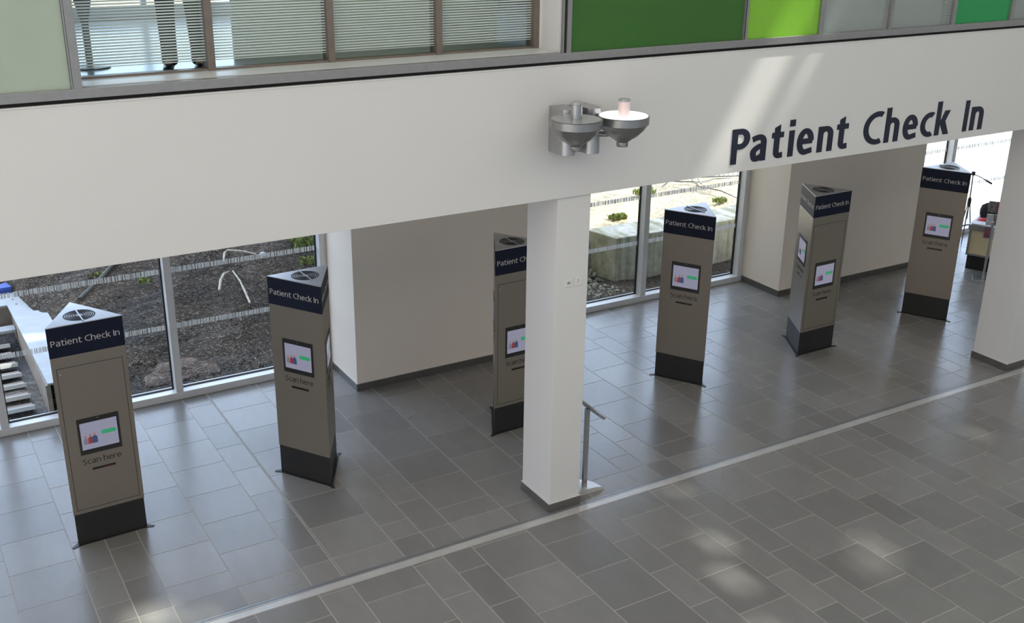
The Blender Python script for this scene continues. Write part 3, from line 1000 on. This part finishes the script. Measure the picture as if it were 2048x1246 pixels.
# ------------------------------------------------------------------ KIOSKS
S = .680; RK = S / math.sqrt(3); HK = 2.30
ZP, ZB = .335, 1.995
def tri(s_=S):
    r = s_ / math.sqrt(3)
    return [(r * math.cos(math.radians(a)), r * math.sin(math.radians(a))) for a in (210, 330, 90)]
def make_kiosk():
    t = thing('check_in_kiosk', 'x', 'kiosk', (0, 0, 0), 0, 'triangular patient check in kiosks')
    MB().prism(tri(), ZP, ZB).build('housing', M['kiosk'], t, bevel=.004)
    MB().prism(tri(S + .003), ZB, HK - .008).build('header', M['navy'], t, bevel=.003)
    MB().prism(tri(S - .012), .006, ZP).build('plinth', M['plinth'], t, bevel=.003)
    top = MB().prism(tri(S + .004), HK - .008, HK).build('lid', M['kiosk_top'], t)
    # vent: concentric ring slots and a cross bar
    mb = MB()
    for k in range(6):
        r = .034 + k * .0195
        mb.lathe([(r, HK), (r, HK + .0015), (r + .0115, HK + .0015), (r + .0115, HK)], 48, mi=0, cap=False)
    vent = mb.build('vent_grille', M['black'], top)
    mb = MB(); mb.box(-.007, .007, -.172, .172, HK + .0015, HK + .005); mb.box(-.15, .15, -.0025, .0025, HK + .0012, HK + .003)
    mb.build('vent_bar', M['kiosk_top'], top)
    # thin foot plate with tips standing out at the corners
    pts = []
    for a in (210, 330, 90):
        for da, rr in ((-4.5, RK * .97), (-1.6, RK + .062), (1.6, RK + .062), (4.5, RK * .97)):
            q = math.radians(a + da); pts.append((rr * math.cos(q), rr * math.sin(q)))
    MB().prism(pts, 0, .006).build('foot_plate', M['plinth'], t)
    inr = S / (2 * math.sqrt(3))                      # distance of each face from the axis
    for k in range(3):
        R = Matrix.Rotation(math.radians(120 * k), 4, 'Z')
        door = (k == 0)
        x0, x1 = -S / 2, S / 2
        yf = -inr
        text_mesh('header_text', 'Patient Check In', x0 + .026, x1 - .040, 2.108, .058, .001, M['text_white'], t, y=yf - .0015, w=.100, R=R)
        zs = .958 if door else 1.256                 # bottom of the monitor
        sc = MB(); 
        xa, xb = -.193, .193
        za, zb = zs, zs + .378
        # bezel frame with a real recess
        sc.box(xa, xb, yf - .006, yf + .01, za, za + .048, R=R); sc.box(xa, xb, yf - .006, yf + .01, zb - .047, zb, R=R)
        sc.box(xa, xa + .022, yf - .006, yf + .01, za + .048, zb - .047, R=R); sc.box(xb - .022, xb, yf - .006, yf + .01, za + .048, zb - .047, R=R)
        bz = sc.build('monitor', M['bezel'], t)
        dp = MB()
        ya = yf - .0025
        dp.box(xa + .022, xb - .022, ya, yf + .008, za + .048, zb - .047, 0, R=R)
        def flat(poly, mi, lift):
            R2 = R @ Matrix(((1, 0, 0, 0), (0, 0, 1, 0), (0, 1, 0, 0), (0, 0, 0, 1)))
            dp.prism(poly, ya - lift, ya - lift + .0003, mi, R=R2)
        # three people and an arrow
        px, pz = -.085, za + .105
        for (dx, mi, hh, ww) in ((-.045, 4, .085, .020), (0, 2, .095, .024), (.038, 3, .100, .026)):
            cx = px + dx
            lf = .0008 + mi * .0002
            flat([(cx - ww, pz), (cx + ww, pz), (cx + ww * .95, pz + hh * .6), (cx + ww * .4, pz + hh * .78), (cx - ww * .4, pz + hh * .78), (cx - ww * .95, pz + hh * .6)], mi, lf)
            flat([(cx + .010 * math.cos(a * .785), pz + hh * .93 + .013 * math.sin(a * .785)) for a in range(8)], 5, lf)
        ax, az = .02, za + .178
        flat([(ax, az), (ax + .115, az), (ax + .115, az - .006), (ax + .142, az + .021), (ax + .115, az + .048), (ax + .115, az + .042), (ax, az + .042)], 1, .0008)
        dp.build('display', [M['d_bg'], M['d_green'], M['d_red'], M['d_blue'], M['d_grey'], M['d_skin']], bz)
        sc = MB().box(-.006, .006, yf - .0066, yf - .006, zb - .020, zb - .012, R=R).build('camera', M['lamp_lens'], bz)
        zt = zs - .107
        text_mesh('scan_text', 'Scan here', -.185, .175, zt, .058, .001, M['text_dark'], t, y=yf - .0005, w=.105, R=R)
        sl = MB().box(-.105, .110, yf - .003, yf + .002, zt - .072, zt - .050, R=R).build('scanner_slot', M['slot'], t)
        MB().box(.01, .10, yf - .0035, yf - .003, zt - .066, zt - .058, R=R).build('scanner_window', M['slotred'], sl)
        if door:
            z0, z1 = .375, 1.885; xx = .300; w = .0028
            d = MB()
            d.box(-xx, -xx + w * 2, yf - .0008, yf + .001, z0, z1, R=R); d.box(xx - w * 2, xx, yf - .0008, yf + .001, z0, z1, R=R)
            d.box(-xx, xx, yf - .0008, yf + .001, z0, z0 + w * 2, R=R); d.box(-xx, xx, yf - .0008, yf + .001, z1 - w * 2, z1, R=R)
            ds = d.build('door_seam', M['seam'], t)
            MB().lathe([(.008, 0), (.008, .003)], 14, R=R @ Matrix.Translation((-xx + .03, yf, z1 - .06)) @ Matrix.Rotation(math.pi / 2, 4, 'X')).build('door_lock', M['steel'], ds)
            g = MB()
            for r_ in range(2):
                for c_ in range(7):
                    g.box(-.235 + c_ * .058, -.235 + c_ * .058 + .034, yf + .0028, yf + .010, .175 + r_ * .068, .175 + r_ * .068 + .052, R=R)
            g.build('plinth_vent', M['black'], t)
    return t
proto = make_kiosk()
KS = [(-4.8806, 1.9620, 2.05, 'silver kiosk nearest the leftmost window, door face to the viewer'),
      (-2.6382, 2.0117, -57.35 + 240, 'second kiosk from the left, standing before the window and wall corner'),
      (-.1557, 2.0009, 1.56, 'kiosk partly hidden behind the white column with sockets'),
      (2.5777, 2.0485, -59.08 + 240, 'kiosk before the concrete wall view, right of the socket column'),
      (4.7388, 1.9789, .37, 'kiosk turned to show two faces in front of the right hand wall corner'),
      (7.3623, 2.0388, -61.1 + 240, 'farthest right kiosk, nearest the cream cabinet')]
for i, (x, y, a, lab) in enumerate(KS):
    o = proto if i == 0 else copy_tree(proto)
    o.location = (x, y, 0); o.rotation_euler = (0, 0, math.radians(a)); o['label'] = lab

# ------------------------------------------------------------------ BIG SIGN
sg = thing('wall_sign', 'large dark navy Patient Check In lettering on the white fascia', 'sign', (1.2, -.03, 3.475))
LET = [('P', 1.200, 1.440), ('a', 1.462, 1.672), ('t', 1.742, 1.905), ('i', 1.982, 2.056), ('e', 2.104, 2.343), ('n', 2.402, 2.625), ('t', 2.676, 2.848),
       ('C', 3.086, 3.366), ('h', 3.426, 3.650), ('e', 3.716, 3.956), ('c', 4.004, 4.201), ('k', 4.256, 4.489), ('I', 4.742, 4.812), ('n', 4.862, 5.086)]
for ch, a, b in LET:
    text_mesh('letter', ch, a - 1.2, b - 1.2, 0, .362, .006, M['sign_navy'], sg, y=0, w=.212, C=.76)

# ------------------------------------------------------------------ SOCKETS ON THE COLUMN
sk = thing('wall_switch', 'white switched spur plate on the column, left of the socket', 'switch', (-.707, 0, 2.523))
MB().box(-.043, .043, -.009, 0, -.043, .043).build('plate', M['white_plastic'], sk, bevel=.003)
MB().box(-.018, .018, -.014, -.009, -.012, .012).build('rocker', M['worktop'], sk, bevel=.002)
sk = thing('power_socket', 'white power socket plate on the column, right of the switch', 'socket', (-.596, 0, 2.523))
MB().box(-.043, .043, -.009, 0, -.043, .043).build('plate', M['white_plastic'], sk, bevel=.003)
mb = MB(); mb.box(-.004, .004, -.0095, -.009, .006, .018); mb.box(-.015, -.007, -.0095, -.009, -.014, -.010); mb.box(.007, .015, -.0095, -.009, -.014, -.010)
mb.build('pin_holes', M['black'], sk)

# ------------------------------------------------------------------ WALL LIGHT (twin dish)
wlamp = thing('wall_uplighter', 'twin dish silver uplighter on the fascia, right dish glowing as if sunlit', 'light', (-.95, -.03, 4.06))
def capsule(cx, w, depth):
    pts = [(cx - w / 2, 0)]
    n = 12
    pts = [(cx + w / 2, 0.0)]
    pts += [(cx + w / 2 * math.cos(a), -(depth - w / 2) - w / 2 * math.sin(a)) for a in [math.pi * k / n for k in range(n + 1)]]
    pts += [(cx - w / 2, 0.0)]
    return pts[::-1]
for cx, d_ in ((.03, .27), (.265, .31)):
    MB().prism(capsule(cx, .15, d_), -.205, .205).build('bracket', M['steel'], wlamp, smooth=True)
MB().box(-.03, .325, -.05, 0, -.200, .200).build('back_plate', M['steel'], wlamp)
def dish(cx, cy, cz, lit):
    r = .229
    d = MB().lathe([(.052, -.235), (.075, -.215), (.135, -.175), (.190, -.120), (.215, -.080), (.226, -.072), (r, -.068), (r, -.004), (r - .006, 0), (r - .014, 0)], 48, (cx, cy, cz)).build('dish', M['pewter'], wlamp, smooth=True)
    MB().lathe([(.049, -.275), (.052, -.270), (.052, -.235)], 32, (cx, cy, cz)).build('dish_stub', M['pewter'], d, smooth=True)
    MB().lathe([(r - .013, .0008), (r - .013, .003)], 48, (cx, cy, cz)).build('lens', M['sun_glow_white'] if lit else M['lamp_lens'], d)
    MB().lathe([(.050, .003), (.050, .125)], 32, (cx, cy, cz)).build('post', M['sun_glow_pink'] if lit else M['steel'], d, smooth=True)
    MB().lathe([(.048, .125), (.052, .128), (.052, .142), (.047, .148)], 32, (cx, cy, cz)).build('post_cap', M['lamp_lens'], d, smooth=True)
dish(-.070, -.475, .172, False)
dish(.432, -.475, .158, True)
MB().tube([(.27, -.25, -.03), (.33, -.36, -.02), (.40, -.44, .0)], .025, 12).build('arm', M['pewter'], wlamp, smooth=True)
MB().tube([(.03, -.22, -.04), (-.03, -.38, -.01)], .03, 12).build('arm', M['pewter'], wlamp, smooth=True)

# ------------------------------------------------------------------ INFO STAND BY COLUMN
le = thing('information_stand', 'slim silver lectern stand with tilted tray beside the column', 'stand', (-.285, .20, 0))
n = 20
pts = [(-.21 * math.cos(math.pi * k / n), .005 + .30 * math.sin(math.pi * k / n) - .09) for k in range(n + 1)]
mb = MB()
for (sc_, z) in ((1, .0), (1, .012), (.86, .034), (.55, .050), (.15, .056)):
    for (x, y) in pts:
        mb.v.append((x * sc_, (y + .085) * (sc_) - .085, z))
nn = n + 1
for i in range(4):
    for k in range(n): mb.face((i * nn + k + 1, i * nn + k, (i + 1) * nn + k, (i + 1) * nn + k + 1))
    mb.face((i * nn, i * nn + n, (i + 1) * nn + n, (i + 1) * nn))
mb.face([4 * nn + k for k in reversed(range(nn))]); mb.face([k for k in range(nn)])
mb.build('base', M['strip'], le)
MB().box(-.025, .025, -.03, .005, .012, .99).build('post', M['steel'], le, bevel=.004)
MB().box(-.006, .008, -.0325, -.030, .10, .135).build('marker', M['red'], le)
Rt = Matrix.Translation((.035, .03, .985)) @ Matrix.Rotation(math.radians(46), 4, 'Y')
tr = MB().box(-.16, .15, -.16, .16, -.008, .008, R=Rt).build('tray', M['steel'], le, bevel=.003)
MB().box(.145, .157, -.16, .16, .008, .022, R=Rt).build('tray_lip', M['steel'], tr)
MB().box(-.14, .14, -.145, .145, .008, .010, R=Rt).build('notice', M['paper'], tr)

# ------------------------------------------------------------------ FAR RIGHT: CABINET AND ITEMS
A = math.atan2(2.786 - 3.18, 9.831 - 9.661)          # direction of the visible panel on the floor
cb = thing('reception_cabinet', 'cream fronted low cabinet with grey top, far right behind the column', 'cabinet', (9.661, 3.18, 0), A)
MB().box(.02, 1.3, .05, .75, 0, .27).build('plinth', M['plinth'], cb)
MB().box(.03, 1.28, .02, .75, .27, .70).build('carcass', M['cream'], cb)
mb = MB(); mb.box(0, .03, 0, .78, .255, .715); mb.box(0, 1.3, 0, .03, .255, .285); mb.box(1.28, 1.32, 0, .78, .255, .715)
mb.build('trim', M['alu'], cb)
MB().box(-.02, 1.34, -.02, .80, .715, .80).build('worktop', M['worktop'], cb, bevel=.004)
Rc = Matrix.Translation((9.661, 3.18, 0)) @ Matrix.Rotation(A, 4, 'Z')
def cabp(x, y, z=.8): return tuple(Rc @ Vector((x, y, z)))
def cloth(name, cx, cy, w, d, h, m, label, cat, rz=0., seed=1):
    rnd = random.Random(seed); mb = MB(); n = 10
    for j in range(n + 1):
        for i in range(n + 1):
            u, v = i / n - .5, j / n - .5
            e = max(abs(u), abs(v)) * 2
            z = h * (1 - e ** 3) * (.75 + .5 * rnd.random()) + .002
            mb.v.append((u * w, v * d, z))
    for j in range(n):
        for i in range(n):
            a = j * (n + 1) + i; mb.face((a, a + 1, a + n + 2, a + n + 1))
    b0 = len(mb.v); mb.v += [(-w / 2, -d / 2, 0), (w / 2, -d / 2, 0), (w / 2, d / 2, 0), (-w / 2, d / 2, 0)]
    mb.face((b0 + 3, b0 + 2, b0 + 1, b0))
    o = mb.build(name, m, smooth=False)
    o.location = cabp(cx, cy); o.rotation_euler = (0, 0, A + rz)
    return tag(o, label, cat)
cloth('red_cloth', .30, .345, .56, .22, .05, M['red'], 'red folded cloth on the cream cabinet under the bag', 'cloth', 0, 3)
def sheet(cx, cy, dz, rz, label):
    o = MB().box(-.11, .11, -.15, .15, 0, .022).build('leaflet_pile', M['paper'], bevel=.003)
    o.location = cabp(cx, cy, .8 + dz); o.rotation_euler = (0, 0, A + rz)
    tag(o, label, 'leaflets', 'leaflets on the cabinet')
sheet(.17, .10, 0, math.pi / 2, 'white leaflet pile at the near left corner of the cream cabinet top')
sheet(.50, .10, 0, math.pi / 2, 'white leaflet pile beside the corner pile, nearer the leaflet holder')
bagt = thing('shoulder_bag', 'slumped black bag on the cream cabinet behind the red cloth', 'bag', cabp(.27, .61), A)
mb = MB(); b0 = 0
ring = 20
for j, (z, s_) in enumerate(((0, .9), (.06, 1.), (.14, .98), (.20, .85), (.245, .62), (.27, .3))):
    for k in range(ring):
        a = 6.2832 * k / ring
        w = .30 * (1 + .06 * math.sin(3 * a + j)); d = .11 * (1 + .1 * math.sin(2 * a + j * 2))
        sg_ = lambda v: math.copysign(abs(v) ** .7, v)
        mb.v.append((w * s_ * sg_(math.cos(a)), d * s_ * sg_(math.sin(a)), z + .03 * math.sin(a * 2) * (j > 2)))
for j in range(5):
    for k in range(ring):
        q = (k + 1) % ring
        mb.face((j * ring + k, j * ring + q, (j + 1) * ring + q, (j + 1) * ring + k))
mb.face([k for k in reversed(range(ring))]); mb.face([5 * ring + k for k in range(ring)])
mb.build('body', M['bag'], bagt, smooth=True)
MB().tube([(-.2, -.05, .2), (-.1, -.08, .30), (.05, -.08, .31), (.15, -.05, .23)], .012, 8).build('strap', M['bag'], bagt, smooth=True)

ls = thing('leaflet_stand', 'floor standing clear leaflet holder on a silver post, before the cabinet', 'stand', (9.49, 2.64, 0), math.radians(-52))
MB().prism([(-.17, -.16), (.17, -.16), (.17, .16), (-.17, .16)], 0, .014).build('base_plate', M['steel'], ls, bevel=.004)
MB().lathe([(.020, .014), (.020, 1.0)], 16).build('post', M['steel'], ls, smooth=True)
hd = MB().box(-.125, .125, .012, .018, .70, 1.36).build('holder', M['glass'], ls)
LM = [mat('purple_leaflet', (.22, .08, .12), .4, noise=.5, nscale=18), mat('white_leaflet', (.55, .57, .62), .4, noise=.35, nscale=18), mat('grey_leaflet', (.22, .2, .19), .4, noise=.6, nscale=22)]
for z, mi in ((.72, 0), (.94, 1), (1.16, 2)):
    MB().box(-.11, -.005, -.008, .011, z, z + .19).build('leaflet', LM[mi], hd)
    MB().box(.005, .11, -.008, .011, z, z + .19).build('leaflet', LM[(mi + 1) % 3], hd)

# tripod with boom by the far window
tp = thing('boom_tripod', 'thin black tripod with a tilted boom arm against the bright far window', 'tripod', (10.935, 4.2, 0))
for k in range(3):
    a = math.radians(90 + 120 * k)
    MB().tube([(.15 * math.cos(a), .15 * math.sin(a), .0), (.02 * math.cos(a), .02 * math.sin(a), .72)], [.008, .010], 8).build('leg', M['bezel'], tp)
MB().tube([(0, 0, .45), (0, 0, .86), (-.02, 0, 1.30)], [.014, .012, .010], 10).build('column', M['bezel'], tp)
MB().lathe([(.02, .68), (.034, .72), (.034, .82), (.02, .86)], 14).build('clamp', M['bezel'], tp)
bm = MB().tube([(-.05, .02, 1.31), (.10, -.05, 1.25), (.30, -.12, 1.14)], [.008, .009, .009], 8).build('boom_arm', M['alu_dull'], tp)
MB().lathe([(.015, -.04), (.035, -.03), (.035, .03), (.015, .04)], 12, (-.02, 0, 1.31)).build('head', M['bezel'], tp)
MB().tube([(.25, -.10, 1.165), (.36, -.14, 1.105)], .018, 10).build('microphone', M['bezel'], bm)

# ------------------------------------------------------------------ UPSTAIRS: PERSON AND ADDED TABLE
def skin_obj(name, joints, edges, m, parent, sub=2, root=0):
    me = bpy.data.meshes.new(name)
    me.from_pydata([j[0] for j in joints], edges, [])
    o = bpy.data.objects.new(name, me); COL.objects.link(o)
    o.modifiers.new('skin', 'SKIN')
    me.skin_vertices.new() if not me.skin_vertices else None
    sv = me.skin_vertices[0].data
    for i, j in enumerate(joints):
        r = j[1]
        sv[i].radius = r if isinstance(r, tuple) else (r, r)
        sv[i].use_root = (i == root)
    md = o.modifiers.new('sub', 'SUBSURF'); md.levels = sub; md.render_levels = sub
    dg = bpy.context.evaluated_depsgraph_get(); dg.update()
    me2 = bpy.data.meshes.new_from_object(o.evaluated_get(dg))
    me2.materials.clear(); me2.materials.append(m)
    me2.polygons.foreach_set('use_smooth', [True] * len(me2.polygons))
    bpy.data.objects.remove(o)
    o2 = bpy.data.objects.new(name, me2); COL.objects.link(o2); o2.parent = parent
    return o2
FZ = 4.66
pe = thing('person', 'person in dark trousers and black shoes standing behind the upper lined glass', 'person', (-3.98, .82, FZ), math.radians(-20))
# body, one continuous surface
J = [((0, 0, .95), (.15, .11)), ((0, 0, 1.12), (.135, .10)), ((0, .0, 1.32), (.165, .115)), ((0, 0, 1.45), (.12, .09)), ((0, -.01, 1.53), .055), ((0, -.02, 1.62), (.075, .09)), ((0, -.02, 1.72), (.07, .085)),
     ((.10, 0, .88), .085), ((.115, .01, .50), .058), ((.125, .03, .10), .042), ((.135, -.08, .04), (.04, .03)),
     ((-.10, 0, .88), .085), ((-.105, -.02, .50), .058), ((-.105, .0, .10), .042), ((-.12, -.11, .04), (.04, .03)),
     ((.20, 0, 1.42), .055), ((.25, .03, 1.15), .042), ((.24, -.05, .92), .032), ((.235, -.07, .85), (.022, .035)),
     ((-.20, 0, 1.42), .055), ((-.25, .03, 1.15), .042), ((-.24, -.05, .92), .032), ((-.235, -.07, .85), (.022, .035))]
E_ = [(0, 1), (1, 2), (2, 3), (3, 4), (4, 5), (5, 6), (0, 7), (7, 8), (8, 9), (9, 10), (0, 11), (11, 12), (12, 13), (13, 14), (3, 15), (15, 16), (16, 17), (17, 18), (3, 19), (19, 20), (20, 21), (21, 22)]
for sx, wi in ((1, 18), (-1, 22)):
    for f in range(4):
        k = len(J)
        y0 = -.095 + f * .018
        J.append(((sx * .237, y0 - .005, .80), .0095)); J.append(((sx * .232, y0 - .012, .765 + .006 * abs(f - 1.5)), .0085)); J.append(((sx * .222, y0 - .016, .735 + .008 * abs(f - 1.5)), .0075))
        E_ += [(wi, k), (k, k + 1), (k + 1, k + 2)]
    k = len(J)
    J.append(((sx * .225, -.115, .835), .011)); J.append(((sx * .218, -.128, .80), .009)); E_ += [(wi, k), (k, k + 1)]
skin_obj('body', J, E_, M['skin'], pe)
# clothing
T_ = [((0, 0, .98), (.165, .125)), ((0, 0, .88), (.155, .125)), ((.10, 0, .76), .100), ((.115, .01, .48), .078), ((.125, .03, .12), .066), ((.125, .02, .03), .078),
      ((-.10, 0, .76), .100), ((-.105, -.02, .48), .078), ((-.105, 0, .12), .066), ((-.105, -.01, .03), .078)]
skin_obj('trousers', T_, [(0, 1), (1, 2), (2, 3), (3, 4), (4, 5), (1, 6), (6, 7), (7, 8), (8, 9)], M['trouser'], pe)
S_ = [((0, 0, .96), (.17, .13)), ((0, 0, 1.12), (.155, .12)), ((0, 0, 1.32), (.185, .13)), ((0, 0, 1.44), (.135, .10)), ((0, -.005, 1.49), .07), ((.20, 0, 1.41), .068), ((.25, .03, 1.15), .055), ((.245, -.045, .95), .043),
      ((-.20, 0, 1.41), .068), ((-.25, .03, 1.15), .055), ((-.245, -.045, .95), .043)]
skin_obj('shirt', S_, [(0, 1), (1, 2), (2, 3), (3, 4), (3, 5), (5, 6), (6, 7), (3, 8), (8, 9), (9, 10)], M['shirt'], pe)
skin_obj('hair', [((0, .03, 1.68), (.07, .08)), ((0, .0, 1.755), (.075, .09)), ((0, -.06, 1.775), (.05, .04))], [(0, 1), (1, 2)], M['hair'], pe, 2)
for (x, y) in ((.13, -.02), (-.112, -.05)):
    skin_obj('shoe', [((x, y + .09, .048), (.044, .040)), ((x, y, .045), (.045, .036)), ((x + .005, y - .11, .036), (.048, .030)), ((x + .008, y - .165, .03), (.034, .022))], [(0, 1), (1, 2), (2, 3)], M['shoe'], pe, 2)
for sx in (1, -1):
    MB().lathe([(.001, -.01), (.009, -.006), (.011, 0), (.009, .006), (.001, .01)], 12, (sx * .028, -.103, 1.665)).build('eye', M['white_plastic'], pe, smooth=True)
    MB().lathe([(.004, -.025), (.012, -.012), (.014, .008), (.006, .025)], 10, (sx * .078, -.01, 1.655)).build('ear', M['skin'], pe, smooth=True)
MB().lathe([(.012, -.018), (.010, 0), (.005, .02)], 10, (0, -.112, 1.645)).build('nose', M['skin'], pe, smooth=True)
MB().box(-.02, .02, -.104, -.098, 1.598, 1.606).build('mouth', mat('lips', (.4, .12, .1), .5, noise=.05), pe)

tb = thing('reflection_stand_in', 'made-up dark table standing in for a floor reflection behind the leftmost lined pane upstairs', 'table', (-4.62, 1.3, FZ))  # added table shape in place of a dark reflection on the upper floor
MB().lathe([(.16, 0), (.16, .012), (.03, .05)], 28).build('base', M['pewter'], tb, smooth=True)
MB().lathe([(.028, .05), (.028, .35), (.10, .68)], 20).build('stem', M['pewter'], tb, smooth=True)
MB().lathe([(.30, .68), (.31, .69), (.31, .71), (.30, .72)], 36).build('top', M['wood'], tb)
